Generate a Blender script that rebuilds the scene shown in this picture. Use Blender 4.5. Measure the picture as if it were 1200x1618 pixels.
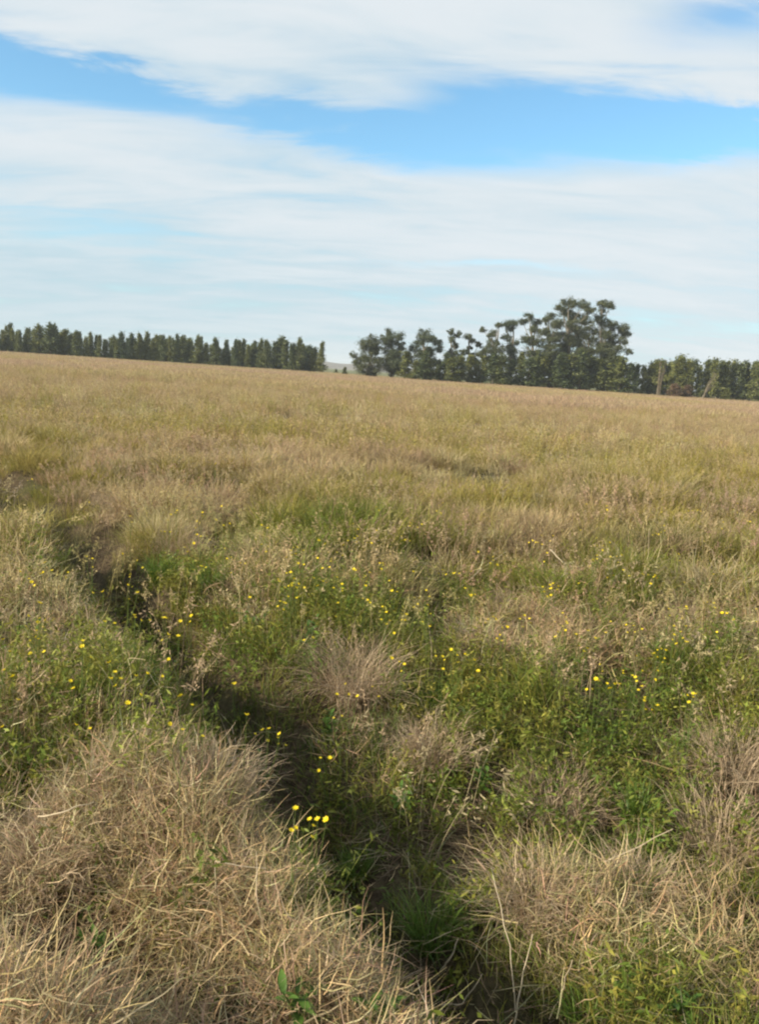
import bpy, math, random
import numpy as np
from mathutils import Matrix, Vector

scene = bpy.context.scene
for o in list(bpy.data.objects):
    bpy.data.objects.remove(o)
COL = scene.collection
RAD = math.radians

# ------------------------------------------------------------------ camera
PW, PH = 1200.0, 1618.0
FOC = 1270.0                      # focal length in photo pixels
CAM_H = 1.65
PITCH, ROLL = 9.95, 3.75
cam_data = bpy.data.cameras.new('camera')
cam_data.sensor_fit = 'VERTICAL'
cam_data.sensor_height = 24.0
cam_data.lens = 24.0 * FOC / PH
cam_data.clip_start = 0.05
cam_data.clip_end = 20000.0
cam = bpy.data.objects.new('camera', cam_data)
COL.objects.link(cam)
CAM_R = Matrix.Rotation(RAD(90 - PITCH), 3, 'X') @ Matrix.Rotation(RAD(ROLL), 3, 'Z')
cam.matrix_world = Matrix.Translation((0, 0, CAM_H)) @ CAM_R.to_4x4()
scene.camera = cam

def ray(px, py):
    return CAM_R @ Vector(((px - PW / 2) / FOC, (PH / 2 - py) / FOC, -1.0))

def ground_at(px, py, z=0.0):
    d = ray(px, py)
    t = (z - CAM_H) / d.z
    return (d.x * t, d.y * t)

def at_depth(px, py, Y):
    d = ray(px, py)
    t = Y / d.y
    return Vector((d.x * t, Y, CAM_H + d.z * t))

def azel(px, py):
    d = ray(px, py).normalized()
    return math.degrees(math.atan2(d.x, d.y)), math.degrees(math.asin(d.z))

# ------------------------------------------------------------------ node helpers
def N(nt, kind, **kw):
    n = nt.nodes.new(kind)
    for k, v in kw.items():
        setattr(n, k, v)
    return n

def mth(nt, op, a, b=None, c=None, clamp=False):
    n = N(nt, 'ShaderNodeMath', operation=op, use_clamp=clamp)
    for i, v in enumerate((a, b, c)):
        if v is None:
            continue
        if isinstance(v, (int, float)):
            n.inputs[i].default_value = v
        else:
            nt.links.new(v, n.inputs[i])
    return n.outputs[0]

def mixc(nt, fac, a, b, mode='MIX'):
    n = N(nt, 'ShaderNodeMix', data_type='RGBA', blend_type=mode)
    for s, v in ((n.inputs['Factor'], fac), (n.inputs[6], a), (n.inputs[7], b)):
        if isinstance(v, (int, float)):
            s.default_value = v
        elif isinstance(v, tuple):
            s.default_value = (*v[:3], 1)
        else:
            nt.links.new(v, s)
    return n.outputs[2]

def ramp(nt, fac, lo, hi):
    n = N(nt, 'ShaderNodeMapRange', interpolation_type='SMOOTHSTEP')
    nt.links.new(fac, n.inputs[0])
    n.inputs[1].default_value = lo
    n.inputs[2].default_value = hi
    return n.outputs[0]

# ------------------------------------------------------------------ sky and sun
SUN_AZ = -116.0       # degrees from the view direction, negative = to the left
SUN_EL = 27.0
world = bpy.data.worlds.new('World')
scene.world = world
world.use_nodes = True
nt = world.node_tree
nt.nodes.clear()
sky = N(nt, 'ShaderNodeTexSky', sky_type='NISHITA')
sky.sun_disc = False
sky.sun_elevation = RAD(SUN_EL)
sky.sun_rotation = RAD(SUN_AZ)
sky.altitude = 0
sky.air_density = 1.0
sky.dust_density = 0.4
sky.ozone_density = 1.0
tc = N(nt, 'ShaderNodeTexCoord')
sep = N(nt, 'ShaderNodeSeparateXYZ')
nt.links.new(tc.outputs['Generated'], sep.inputs[0])
sx, sy, sz = sep.outputs
az = mth(nt, 'MULTIPLY', mth(nt, 'ARCTAN2', sx, sy), 180 / math.pi)
el = mth(nt, 'MULTIPLY', mth(nt, 'ARCSINE', sz), 180 / math.pi)
# cloud deck coordinates (a flat layer seen from below)
zz = mth(nt, 'ADD', mth(nt, 'MAXIMUM', sz, 0.0), 0.16)
qx, qy = mth(nt, 'DIVIDE', sx, zz), mth(nt, 'DIVIDE', sy, zz)
deck = N(nt, 'ShaderNodeCombineXYZ')
nt.links.new(qx, deck.inputs[0])
nt.links.new(qy, deck.inputs[1])
def noise_tex(vec, scale, detail, rough, dist, loc, sc):
    mp = N(nt, 'ShaderNodeMapping')
    mp.inputs['Location'].default_value = loc
    mp.inputs['Scale'].default_value = sc
    mp.inputs['Rotation'].default_value = (0, 0, RAD(-14))
    nt.links.new(vec, mp.inputs[0])
    n = N(nt, 'ShaderNodeTexNoise')
    n.inputs['Scale'].default_value = scale
    n.inputs['Detail'].default_value = detail
    n.inputs['Roughness'].default_value = rough
    n.inputs['Distortion'].default_value = dist
    nt.links.new(mp.outputs[0], n.inputs['Vector'])
    return n.outputs['Fac']
n_big = noise_tex(deck.outputs[0], 0.9, 5, 0.55, 0.4, (3.1, 1.7, 0), (0.55, 1.0, 1))
n_fine = noise_tex(deck.outputs[0], 2.2, 6, 0.55, 0.5, (7.3, 2.2, 0), (0.45, 1.0, 1))
n_fib = noise_tex(deck.outputs[0], 5.5, 7, 0.62, 0.9, (2.7, 5.1, 0), (0.35, 1.0, 1))
n_wisp = noise_tex(deck.outputs[0], 1.5, 4, 0.6, 0.3, (1.3, 9.2, 0), (0.3, 1.0, 1))
# warp the gap outlines with the cloud noise so they fray
azw = mth(nt, 'ADD', az, mth(nt, 'MULTIPLY', mth(nt, 'SUBTRACT', n_fine, 0.5), 9.0))
elw = mth(nt, 'ADD', el, mth(nt, 'MULTIPLY', mth(nt, 'SUBTRACT', n_big, 0.5), 4.0))
elw = mth(nt, 'ADD', elw, mth(nt, 'MULTIPLY', mth(nt, 'SUBTRACT', n_fine, 0.5), 6.5))
elw = mth(nt, 'ADD', elw, mth(nt, 'MULTIPLY', mth(nt, 'SUBTRACT', n_fib, 0.5), 3.0))
azw = mth(nt, 'ADD', azw, mth(nt, 'MULTIPLY', mth(nt, 'SUBTRACT', n_fib, 0.5), 12.0))
GAPS = [  # photo pixel of the centre, half widths in degrees, strength
    (800, 190, 6.0, 2.3, 1.0), (1010, 190, 6.5, 2.0, 0.95), (600, 222, 5.0, 1.2, 0.75),
    (1180, 200, 5.0, 1.5, 0.8), (40, 122, 4.0, 1.5, 0.72), (190, 165, 5.5, 1.1, 0.7),
    (420, 195, 5.0, 1.0, 0.6), (-160, 90, 7.0, 2.0, 0.9), (1190, 10, 5.0, 1.6, 0.55),
    (60, 360, 9.0, 1.6, 0.16),
    (760, 408, 9.0, 0.45, 0.22), (1500, 180, 9.0, 1.6, 0.8), (-500, 60, 10.0, 2.4, 0.8)]
gsum = None
for (gx, gy, ga, ge, gs) in GAPS:
    a0, e0 = azel(gx, gy)
    da = mth(nt, 'MULTIPLY', mth(nt, 'SUBTRACT', azw, a0), 1 / ga)
    de = mth(nt, 'MULTIPLY', mth(nt, 'SUBTRACT', elw, e0), 1 / ge)
    r2 = mth(nt, 'ADD', mth(nt, 'MULTIPLY', da, da), mth(nt, 'MULTIPLY', de, de))
    g = mth(nt, 'MULTIPLY', mth(nt, 'EXPONENT', mth(nt, 'MULTIPLY', r2, -1.0)), gs)
    gsum = g if gsum is None else mth(nt, 'ADD', gsum, g)
cov = mth(nt, 'ADD', 0.60, mth(nt, 'MULTIPLY', n_big, 0.35))
cov = mth(nt, 'ADD', cov, mth(nt, 'MULTIPLY', mth(nt, 'SUBTRACT', n_wisp, 0.5), 0.9))
cov = mth(nt, 'ADD', cov, mth(nt, 'MULTIPLY', mth(nt, 'SUBTRACT', n_fine, 0.5), 0.55))
cov = mth(nt, 'ADD', cov, mth(nt, 'MULTIPLY', mth(nt, 'SUBTRACT', n_fib, 0.5), 0.55))
cov = mth(nt, 'SUBTRACT', cov, mth(nt, 'MULTIPLY', gsum, 1.05))
cloud = mth(nt, 'MULTIPLY', ramp(nt, cov, -0.02, 0.80), 0.98)
bg_sky = N(nt, 'ShaderNodeBackground')
bg_sky.inputs[1].default_value = 0.12
nt.links.new(mixc(nt, 1.0, sky.outputs[0], (0.70, 1.0, 1.06), 'MULTIPLY'), bg_sky.inputs[0])
bg_cloud = N(nt, 'ShaderNodeBackground')
a0, e0 = azel(40, 470)              # a wide thin blue-grey veil low in the sky
da = mth(nt, 'MULTIPLY', mth(nt, 'SUBTRACT', azw, a0), 1 / 26)
de = mth(nt, 'MULTIPLY', mth(nt, 'SUBTRACT', elw, e0), 1 / 5.5)
veil = mth(nt, 'EXPONENT', mth(nt, 'MULTIPLY', mth(nt, 'ADD', mth(nt, 'MULTIPLY', da, da), mth(nt, 'MULTIPLY', de, de)), -1.0))
lum = mth(nt, 'SUBTRACT', ramp(nt, mth(nt, 'ADD', mth(nt, 'MULTIPLY', n_fine, 0.3), mth(nt, 'ADD', mth(nt, 'MULTIPLY', n_wisp, 0.4), mth(nt, 'MULTIPLY', n_fib, 0.3))), 0.30, 0.60),
          mth(nt, 'MULTIPLY', veil, 0.6), clamp=True)
ccol = mixc(nt, lum, (0.55, 0.72, 0.81), (0.81, 0.87, 0.91))
nt.links.new(ccol, bg_cloud.inputs[0])
bg_cloud.inputs[1].default_value = 0.565
mixs = N(nt, 'ShaderNodeMixShader')
nt.links.new(cloud, mixs.inputs[0])
nt.links.new(bg_sky.outputs[0], mixs.inputs[1])
nt.links.new(bg_cloud.outputs[0], mixs.inputs[2])
outw = N(nt, 'ShaderNodeOutputWorld')
nt.links.new(mixs.outputs[0], outw.inputs[0])

sun_data = bpy.data.lights.new('sun', 'SUN')
sun_data.energy = 5.0
sun_data.angle = RAD(0.6)
sun_data.color = (1.0, 0.89, 0.69)
sun = bpy.data.objects.new('sun', sun_data)
COL.objects.link(sun)
to_sun = Vector((math.sin(RAD(SUN_AZ)) * math.cos(RAD(SUN_EL)),
                 math.cos(RAD(SUN_AZ)) * math.cos(RAD(SUN_EL)), math.sin(RAD(SUN_EL))))
sun.rotation_euler = to_sun.to_track_quat('Z', 'Y').to_euler()

vs = scene.view_settings
vs.view_transform = 'Standard'
vs.look = 'None'
vs.exposure = 0.78
vs.gamma = 1.0
vs.use_curve_mapping = False
scene.render.engine = 'CYCLES'
scene.cycles.filter_width = 2.2
world.cycles.sampling_method = 'NONE'
scene.cycles.max_bounces = 5
scene.cycles.diffuse_bounces = 2
scene.cycles.transmission_bounces = 2
scene.cycles.transparent_max_bounces = 4

# ------------------------------------------------------------------ numpy helpers
rng = np.random.default_rng(11)
random.seed(5)
TAB = np.random.default_rng(3).random((256, 256))
def vnoise(x, y, s=1.0, ox=0.0):
    x = np.asarray(x, float) / s + 57.3 + ox
    y = np.asarray(y, float) / s + 91.7 + ox * 1.7
    xi, yi = np.floor(x).astype(int), np.floor(y).astype(int)
    fx, fy = x - xi, y - yi
    fx, fy = fx * fx * (3 - 2 * fx), fy * fy * (3 - 2 * fy)
    a, b = TAB[xi % 256, yi % 256], TAB[(xi + 1) % 256, yi % 256]
    c, d = TAB[xi % 256, (yi + 1) % 256], TAB[(xi + 1) % 256, (yi + 1) % 256]
    return (a * (1 - fx) + b * fx) * (1 - fy) + (c * (1 - fx) + d * fx) * fy
def fbm(x, y, s, ox=0.0):
    return (vnoise(x, y, s, ox) * 0.55 + vnoise(x, y, s * 0.47, ox + 5) * 0.3 + vnoise(x, y, s * 0.21, ox + 9) * 0.15)
def sstep(a, b, v):
    t = np.clip((v - a) / (b - a), 0, 1)
    return t * t * (3 - 2 * t)

# ------------------------------------------------------------------ terrain shape
DITCH_PX = [(-30, 775), (110, 868), (215, 960), (330, 1075), (430, 1185), (540, 1300), (650, 1430), (750, 1545), (840, 1640)]
DP = [ground_at(*p) for p in DITCH_PX]
d0 = np.array(DP[0]); d1 = np.array(DP[1])
DP = [tuple(d0 + (d0 - d1) * 6), tuple(d0 + (d0 - d1) * 2.0)] + DP + [(DP[-1][0] + 0.5, DP[-1][1] - 0.9), (DP[-1][0] + 1.6, DP[-1][1] - 4)]
DP = np.array(DP)
def ditch_dist(x, y):
    """signed distance to the furrow: negative on its left side"""
    x = np.asarray(x, float); y = np.asarray(y, float)
    best = np.full(x.shape, 1e9); sg = np.zeros(x.shape)
    for (ax, ay), (bx, by) in zip(DP[:-1], DP[1:]):
        vx, vy = bx - ax, by - ay
        L2 = vx * vx + vy * vy
        t = np.clip(((x - ax) * vx + (y - ay) * vy) / L2, 0, 1)
        ex, ey = x - (ax + t * vx), y - (ay + t * vy)
        dd = np.hypot(ex, ey)
        s = np.sign(vx * ey - vy * ex)
        m = dd < best
        best = np.where(m, dd, best); sg = np.where(m, s, sg)
    return best * sg
bump = lambda x, y: fbm(x, y, 0.58, 71)             # tussocky growth pattern
def height(x, y):
    x = np.asarray(x, float); y = np.asarray(y, float)
    r = np.hypot(x, y)
    near = 1 - sstep(18, 60, r)
    d = ditch_dist(x, y)
    wob = 1 + 0.35 * (vnoise(x, y, 0.7, 3) - 0.5)
    h = (fbm(x, y, 1.1) - 0.5) * 0.26 * near + (fbm(x, y, 9.0, 20) - 0.5) * 0.30 * near
    h = h + (bump(x, y) - 0.5) * 0.30 * near * (1 - np.exp(-(d / 0.4) ** 2))
    wd = (0.25 + 0.13 * sstep(4.5, 9, y)) * (0.65 + 0.8 * vnoise(x, y, 0.8, 61))
    h = h - (0.25 + 0.17 * sstep(4, 8, y)) * wob * np.exp(-(np.abs(d - 0.04) / (wd * wob)) ** 2.6) * near
    h = h + (0.06 + 0.10 * sstep(2.4, 4.0, y)) * np.exp(-((d + 0.50 + 0.25 * sstep(5, 9, y)) / 0.27) ** 2) * near * (0.6 + 0.8 * vnoise(x, y, 0.9, 64))
    h = h - 0.26 * sstep(-0.1, 0.2, d) * (1 - sstep(0.45, 2.4, d)) * (1 - sstep(3.0, 6.0, y)) * near
    return h
def hz(x, y):
    return float(height(np.array([x]), np.array([y]))[0])

def solve_ground(px, py, up=0.0):
    z = up
    for _ in range(6):
        x, y = ground_at(px, py, z)
        z = hz(x, y) + up
    return x, y, z

# ------------------------------------------------------------------ mesh helpers
def np_mesh(name, verts, quads, mats=(), shade=None, tris=None, mat_idx=None, smooth=False):
    me = bpy.data.meshes.new(name)
    verts = np.asarray(verts, np.float32)
    me.vertices.add(len(verts))
    me.vertices.foreach_set('co', verts.ravel())
    loops, starts, k = [], [], 0
    if quads is not None and len(quads):
        q = np.asarray(quads, np.int32)
        loops.append(q.ravel()); starts.append(np.arange(len(q), dtype=np.int32) * 4); k = len(q) * 4
    if tris is not None and len(tris):
        q = np.asarray(tris, np.int32)
        loops.append(q.ravel()); starts.append(k + np.arange(len(q), dtype=np.int32) * 3)
    if loops:
        loops = np.concatenate(loops); starts = np.concatenate(starts)
        me.loops.add(len(loops)); me.loops.foreach_set('vertex_index', loops)
        me.polygons.add(len(starts)); me.polygons.foreach_set('loop_start', starts)
    if shade is not None:
        a = me.attributes.new('shade', 'FLOAT', 'POINT')
        a.data.foreach_set('value', np.asarray(shade, np.float32))
    for m in mats:
        me.materials.append(m)
    me.update(calc_edges=True)
    if mat_idx is not None:
        me.polygons.foreach_set('material_index', np.asarray(mat_idx, np.int32))
    if smooth:
        me.polygons.foreach_set('use_smooth', np.ones(len(me.polygons), bool))
    me.update()
    return me

def link(name, me, parent=None, loc=None):
    o = bpy.data.objects.new(name, me)
    COL.objects.link(o)
    if parent is not None:
        o.parent = parent
    if loc is not None:
        o.location = loc
    return o
def tag(o, label=None, cat=None, group=None, kind=None):
    if label: o['label'] = label
    if cat: o['category'] = cat
    if group: o['group'] = group
    if kind: o['kind'] = kind
    return o
def empty(name, loc, rz=0.0):
    o = bpy.data.objects.new(name, None)
    o.empty_display_size = 0.1
    COL.objects.link(o)
    o.location = loc
    o.rotation_euler = (0, 0, rz)
    return o

class Geo:
    """collects quads with a per vertex shade value"""
    def __init__(s):
        s.v, s.q, s.sh, s.n = [], [], [], 0
    def add(s, v, q, sh):
        s.v.append(np.asarray(v, float)); s.q.append(np.asarray(q, int) + s.n)
        s.sh.append(np.asarray(sh, float)); s.n += len(v)
    def out(s):
        return np.concatenate(s.v), np.concatenate(s.q), np.concatenate(s.sh)
    def mesh(s, name, mat, smooth=False):
        v, q, sh = s.out()
        return np_mesh(name, v, q, (mat,), sh, smooth=smooth)
    def tube(s, pts, rad, n=6, shade=0.5):
        pts = [Vector(p) for p in pts]
        vs_, qs = [], []
        for i, p in enumerate(pts):
            t = (pts[min(i + 1, len(pts) - 1)] - pts[max(i - 1, 0)]).normalized()
            u = t.orthogonal().normalized(); w = t.cross(u)
            for k in range(n):
                a = 2 * math.pi * k / n
                vs_.append(p + (u * math.cos(a) + w * math.sin(a)) * rad[i])
        for i in range(len(pts) - 1):
            for k in range(n):
                qs.append((i * n + k, i * n + (k + 1) % n, (i + 1) * n + (k + 1) % n, (i + 1) * n + k))
        s.add([tuple(v) for v in vs_], qs, [shade] * len(vs_))

def blades(g, rg, n, R, L, W, lean, curv, S=4, crook=0.25, base_z=0.0, flat=False, wind=0.0, tipw=0.18, shade=(0, 1)):
    """n curved grass blades scattered in a disc"""
    a0 = rg.random(n) * 2 * math.pi
    rr = R * np.sqrt(rg.random(n))
    x, y = rr * np.cos(a0), rr * np.sin(a0)
    az_ = a0 + rg.normal(0, 1.1, n) if R > 0 else rg.random(n) * 2 * math.pi
    ln = rg.uniform(L[0], L[1], n)
    w = rg.uniform(W[0], W[1], n)
    le = rg.uniform(lean[0], lean[1], n)
    cu = rg.uniform(curv[0], curv[1], n)
    P = np.zeros((n, S + 1, 3)); P[:, 0, 0] = x; P[:, 0, 1] = y; P[:, 0, 2] = base_z
    side = np.zeros((n, S + 1, 3))
    tw = rg.uniform(-0.9, 0.9, n)
    for i in range(S + 1):
        t = i / S
        th = le + cu * t * t
        azi = az_ + np.cumsum(rg.normal(0, crook, (n, 1)), axis=1)[:, 0] * t
        if i:
            st = ln / S
            P[:, i, 0] = P[:, i - 1, 0] + st * np.sin(th) * np.cos(azi) + wind * st * t
            P[:, i, 1] = P[:, i - 1, 1] + st * np.sin(th) * np.sin(azi)
            P[:, i, 2] = P[:, i - 1, 2] + st * np.cos(th)
            P[:, i, 2] = np.maximum(P[:, i, 2], 0.005 + 0.02 * rg.random(n))
        wi = w * (1 - (1 - tipw) * t ** 1.6) * 0.5
        side[:, i, 0] = -np.sin(azi + tw * t * 1.4) * wi
        side[:, i, 1] = np.cos(azi + tw * t * 1.4) * wi
        side[:, i, 2] = np.sin(tw * t) * wi * 0.6
    V = np.stack([P - side, P + side], axis=2).reshape(-1, 3)
    base = (np.arange(n) * (S + 1) * 2)[:, None] + (np.arange(S) * 2)[None, :]
    base = base.ravel()
    Q = np.stack([base, base + 1, base + 3, base + 2], axis=1)
    sh = np.repeat(rg.uniform(shade[0], shade[1], n), (S + 1) * 2)
    g.add(V, Q, sh)
    return P

def leaf_quads(g, rg, C, L, W, up=0.3, shade=None):
    """small diamond leaves at the points C with random directions"""
    n = len(C)
    d = rg.normal(0, 1, (n, 3)); d[:, 2] = d[:, 2] * 0.7 + up
    d /= np.linalg.norm(d, axis=1)[:, None]
    e = np.cross(d, rg.normal(0, 1, (n, 3)))
    e /= np.linalg.norm(e, axis=1)[:, None] + 1e-9
    l = rg.uniform(L[0], L[1], n)[:, None]; w = rg.uniform(W[0], W[1], n)[:, None]
    V = np.stack([C - d * l * 0.5, C + e * w * 0.5 - d * l * 0.05, C + d * l * 0.5, C - e * w * 0.5 - d * l * 0.05], axis=1).reshape(-1, 3)
    Q = (np.arange(n) * 4)[:, None] + np.arange(4)[None, :]
    sh = rg.random(n) if shade is None else shade
    g.add(V, Q, np.repeat(sh, 4))

# ------------------------------------------------------------------ materials
def leafy(name, dark, light, trans=0.3, rough=0.6, instancer=None, spec=0.25, hue_noise=None, per_object=None):
    """two sided leaf or blade: colour runs between two tones blade by blade"""
    m = bpy.data.materials.new(name)
    m.use_nodes = True
    t = m.node_tree
    t.nodes.clear()
    at = N(t, 'ShaderNodeAttribute', attribute_name='shade')
    col = mixc(t, at.outputs['Fac'], dark, light)
    if instancer:
        ti = N(t, 'ShaderNodeAttribute', attribute_name='tint', attribute_type=instancer)
        col = mixc(t, 1.0, ti.outputs['Color'], col, 'MULTIPLY')
    if per_object:
        oi = N(t, 'ShaderNodeObjectInfo')
        col = mixc(t, oi.outputs['Random'], col, mixc(t, 1.0, col, per_object, 'MULTIPLY'))
    if hue_noise:
        geo = N(t, 'ShaderNodeNewGeometry')
        no = N(t, 'ShaderNodeTexNoise')
        no.inputs['Scale'].default_value = hue_noise[0]
        no.inputs['Detail'].default_value = 3
        t.links.new(geo.outputs['Position'], no.inputs['Vector'])
        col = mixc(t, ramp(t, no.outputs['Fac'], 0.38, 0.66), col, hue_noise[1])
    b = N(t, 'ShaderNodeBsdfPrincipled')
    t.links.new(col, b.inputs['Base Color'])
    b.inputs['Roughness'].default_value = rough
    b.inputs['Specular IOR Level'].default_value = spec
    tr = N(t, 'ShaderNodeBsdfTranslucent')
    t.links.new(col, tr.inputs[0])
    mx = N(t, 'ShaderNodeMixShader')
    mx.inputs[0].default_value = trans
    t.links.new(b.outputs[0], mx.inputs[1])
    t.links.new(tr.outputs[0], mx.inputs[2])
    o = N(t, 'ShaderNodeOutputMaterial')
    t.links.new(mx.outputs[0], o.inputs[0])
    return m

def solid(name, c1, c2, scale=6.0, rough=0.85, bump=0.0, detail=5):
    m = bpy.data.materials.new(name)
    m.use_nodes = True
    t = m.node_tree
    b = t.nodes['Principled BSDF']
    tcn = N(t, 'ShaderNodeTexCoord')
    no = N(t, 'ShaderNodeTexNoise')
    no.inputs['Scale'].default_value = scale
    no.inputs['Detail'].default_value = detail
    no.inputs['Roughness'].default_value = 0.65
    t.links.new(tcn.outputs['Object'], no.inputs['Vector'])
    t.links.new(mixc(t, ramp(t, no.outputs['Fac'], 0.3, 0.7), c1, c2), b.inputs['Base Color'])
    b.inputs['Roughness'].default_value = rough
    b.inputs['Specular IOR Level'].default_value = 0.2
    if bump:
        bp = N(t, 'ShaderNodeBump')
        bp.inputs['Strength'].default_value = bump
        bp.inputs['Distance'].default_value = 0.02
        t.links.new(no.outputs['Fac'], bp.inputs['Height'])
        t.links.new(bp.outputs[0], b.inputs['Normal'])
    return m

# ground: dark crumbly soil with dead litter near, dry meadow tone far away
def ground_material():
    m = bpy.data.materials.new('meadow_soil')
    m.use_nodes = True
    t = m.node_tree
    b = t.nodes['Principled BSDF']
    geo = N(t, 'ShaderNodeNewGeometry')
    def no(sc, det, rough=0.6):
        n = N(t, 'ShaderNodeTexNoise')
        n.inputs['Scale'].default_value = sc
        n.inputs['Detail'].default_value = det
        n.inputs['Roughness'].default_value = rough
        t.links.new(geo.outputs['Position'], n.inputs['Vector'])
        return n.outputs['Fac']
    soil = mixc(t, ramp(t, no(28, 6, 0.7), 0.35, 0.65), (0.045, 0.032, 0.020), (0.11, 0.082, 0.05))
    soil = mixc(t, mth(t, 'MULTIPLY', ramp(t, no(1.3, 4), 0.45, 0.65), 0.6), soil, (0.055, 0.06, 0.02))
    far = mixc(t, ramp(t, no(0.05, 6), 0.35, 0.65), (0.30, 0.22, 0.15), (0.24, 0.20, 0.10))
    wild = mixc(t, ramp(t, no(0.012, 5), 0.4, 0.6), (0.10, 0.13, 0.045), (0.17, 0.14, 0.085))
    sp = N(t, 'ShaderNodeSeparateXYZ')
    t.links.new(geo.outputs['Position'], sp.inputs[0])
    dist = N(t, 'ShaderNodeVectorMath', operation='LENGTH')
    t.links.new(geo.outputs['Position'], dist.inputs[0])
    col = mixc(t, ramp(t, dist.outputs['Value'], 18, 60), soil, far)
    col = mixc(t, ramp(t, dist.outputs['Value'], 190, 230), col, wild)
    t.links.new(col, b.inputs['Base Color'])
    b.inputs['Roughness'].default_value = 0.95
    b.inputs['Specular IOR Level'].default_value = 0.1
    bp = N(t, 'ShaderNodeBump')
    bp.inputs['Strength'].default_value = 0.7
    bp.inputs['Distance'].default_value = 0.03
    t.links.new(no(22, 7, 0.75), bp.inputs['Height'])
    t.links.new(bp.outputs[0], b.inputs['Normal'])
    return m

M_SOIL = ground_material()
M_GRASS = leafy('meadow_grass_blade', (0.58, 0.55, 0.52), (1.32, 1.31, 1.26), 0.40, 0.6, instancer='INSTANCER')
M_FIELD = leafy('meadow_blade', (0.48, 0.45, 0.42), (1.40, 1.40, 1.36), 0.38, 0.55, instancer='GEOMETRY')
M_STRAW = leafy('tussock_straw', (0.24, 0.165, 0.105), (0.60, 0.47, 0.32), 0.28, 0.6)
M_GREEN = leafy('tuft_green', (0.06, 0.12, 0.020), (0.17, 0.25, 0.045), 0.38, 0.5)
M_WEED = leafy('weed_green', (0.045, 0.10, 0.018), (0.12, 0.21, 0.04), 0.35, 0.45)
M_STEM = leafy('flower_stem_green', (0.07, 0.11, 0.025), (0.14, 0.18, 0.045), 0.2, 0.6)
M_PETAL = leafy('yellow_petal', (0.80, 0.58, 0.015), (0.86, 0.74, 0.04), 0.3, 0.5)
M_STALK = leafy('dead_stalk', (0.38, 0.30, 0.20), (0.60, 0.51, 0.37), 0.1, 0.7)
M_DEAD = leafy('grey_dead_wood', (0.11, 0.09, 0.065), (0.25, 0.21, 0.15), 0.0, 0.8)
M_EUC = leafy('eucalyptus_leaf', (0.028, 0.044, 0.026), (0.115, 0.140, 0.075), 0.22, 0.5, per_object=(1.25, 1.1, 0.9))
M_PLANT = leafy('plantation_leaf', (0.026, 0.044, 0.022), (0.100, 0.130, 0.055), 0.22, 0.5, per_object=(2.3, 1.8, 1.2))
M_YLEAF = leafy('yellow_green_leaf', (0.07, 0.085, 0.025), (0.18, 0.19, 0.06), 0.25, 0.5)
M_RUSSET = leafy('russet_leaf', (0.11, 0.07, 0.045), (0.24, 0.16, 0.10), 0.2, 0.6)
M_BARK = solid('pale_bark', (0.13, 0.115, 0.09), (0.30, 0.27, 0.22), 1.5, 0.9)
M_BARKD = solid('dark_bark', (0.06, 0.05, 0.04), (0.15, 0.125, 0.095), 2.0, 0.9)
M_HILL = solid('hill_heath', (0.10, 0.085, 0.07), (0.17, 0.14, 0.11), 0.01, 0.95)

# ------------------------------------------------------------------ ground sheet
def axis_pts(dense, step, far, grow):
    p = [0.0]; s = step
    while p[-1] < far:
        if p[-1] > dense: s *= grow
        p.append(p[-1] + s)
    return np.array(p)
xp = axis_pts(6.0, 0.09, 5000, 1.16)
xs = np.concatenate([-xp[:0:-1], xp])
yf = axis_pts(9.0, 0.09, 6000, 1.14)
yb = axis_pts(1.0, 0.14, 300, 1.5)
ys = np.concatenate([-yb[:0:-1], yf])
GX, GY = np.meshgrid(xs, ys, indexing='ij')
GZ = height(GX, GY)
gv = np.stack([GX.ravel(), GY.ravel(), GZ.ravel()], axis=1)
ni, nj = GX.shape
idx = np.arange(ni * nj).reshape(ni, nj)
gq = np.stack([idx[:-1, :-1].ravel(), idx[1:, :-1].ravel(), idx[1:, 1:].ravel(), idx[:-1, 1:].ravel()], axis=1)
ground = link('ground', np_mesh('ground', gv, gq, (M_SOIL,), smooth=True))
tag(ground, 'dark soil ground of the meadow with a furrow running through it', 'ground', kind='structure')

# distant low hill seen through the gap in the trees
def hill():
    L = at_depth(380, 575, 1500); Rr = at_depth(700, 585, 1500)
    n, m_ = 40, 8
    v = []
    for i in range(n + 1):
        t = i / n
        x = L.x + (Rr.x - L.x) * t * 1.0
        prof = math.sin(math.pi * t) ** 0.6 * (15 + 2.5 * math.sin(t * 9) + 1.2 * math.sin(t * 23))
        for j in range(m_ + 1):
            s = j / m_
            v.append((x, 1350 + 500 * s, -1 + prof * math.sin(math.pi * s)))
    q = [(i * (m_ + 1) + j, (i + 1) * (m_ + 1) + j, (i + 1) * (m_ + 1) + j + 1, i * (m_ + 1) + j + 1) for i in range(n) for j in range(m_)]
    o = link('hill', np_mesh('hill', v, q, (M_HILL,), smooth=True))
    tag(o, 'low brown hill far behind the gap between the trees', 'hill', kind='structure')
hill()

# ------------------------------------------------------------------ trees
def ground_base(px, py, Y):
    p = at_depth(px, py, Y)
    return p.x, Y, hz(p.x, Y)

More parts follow.
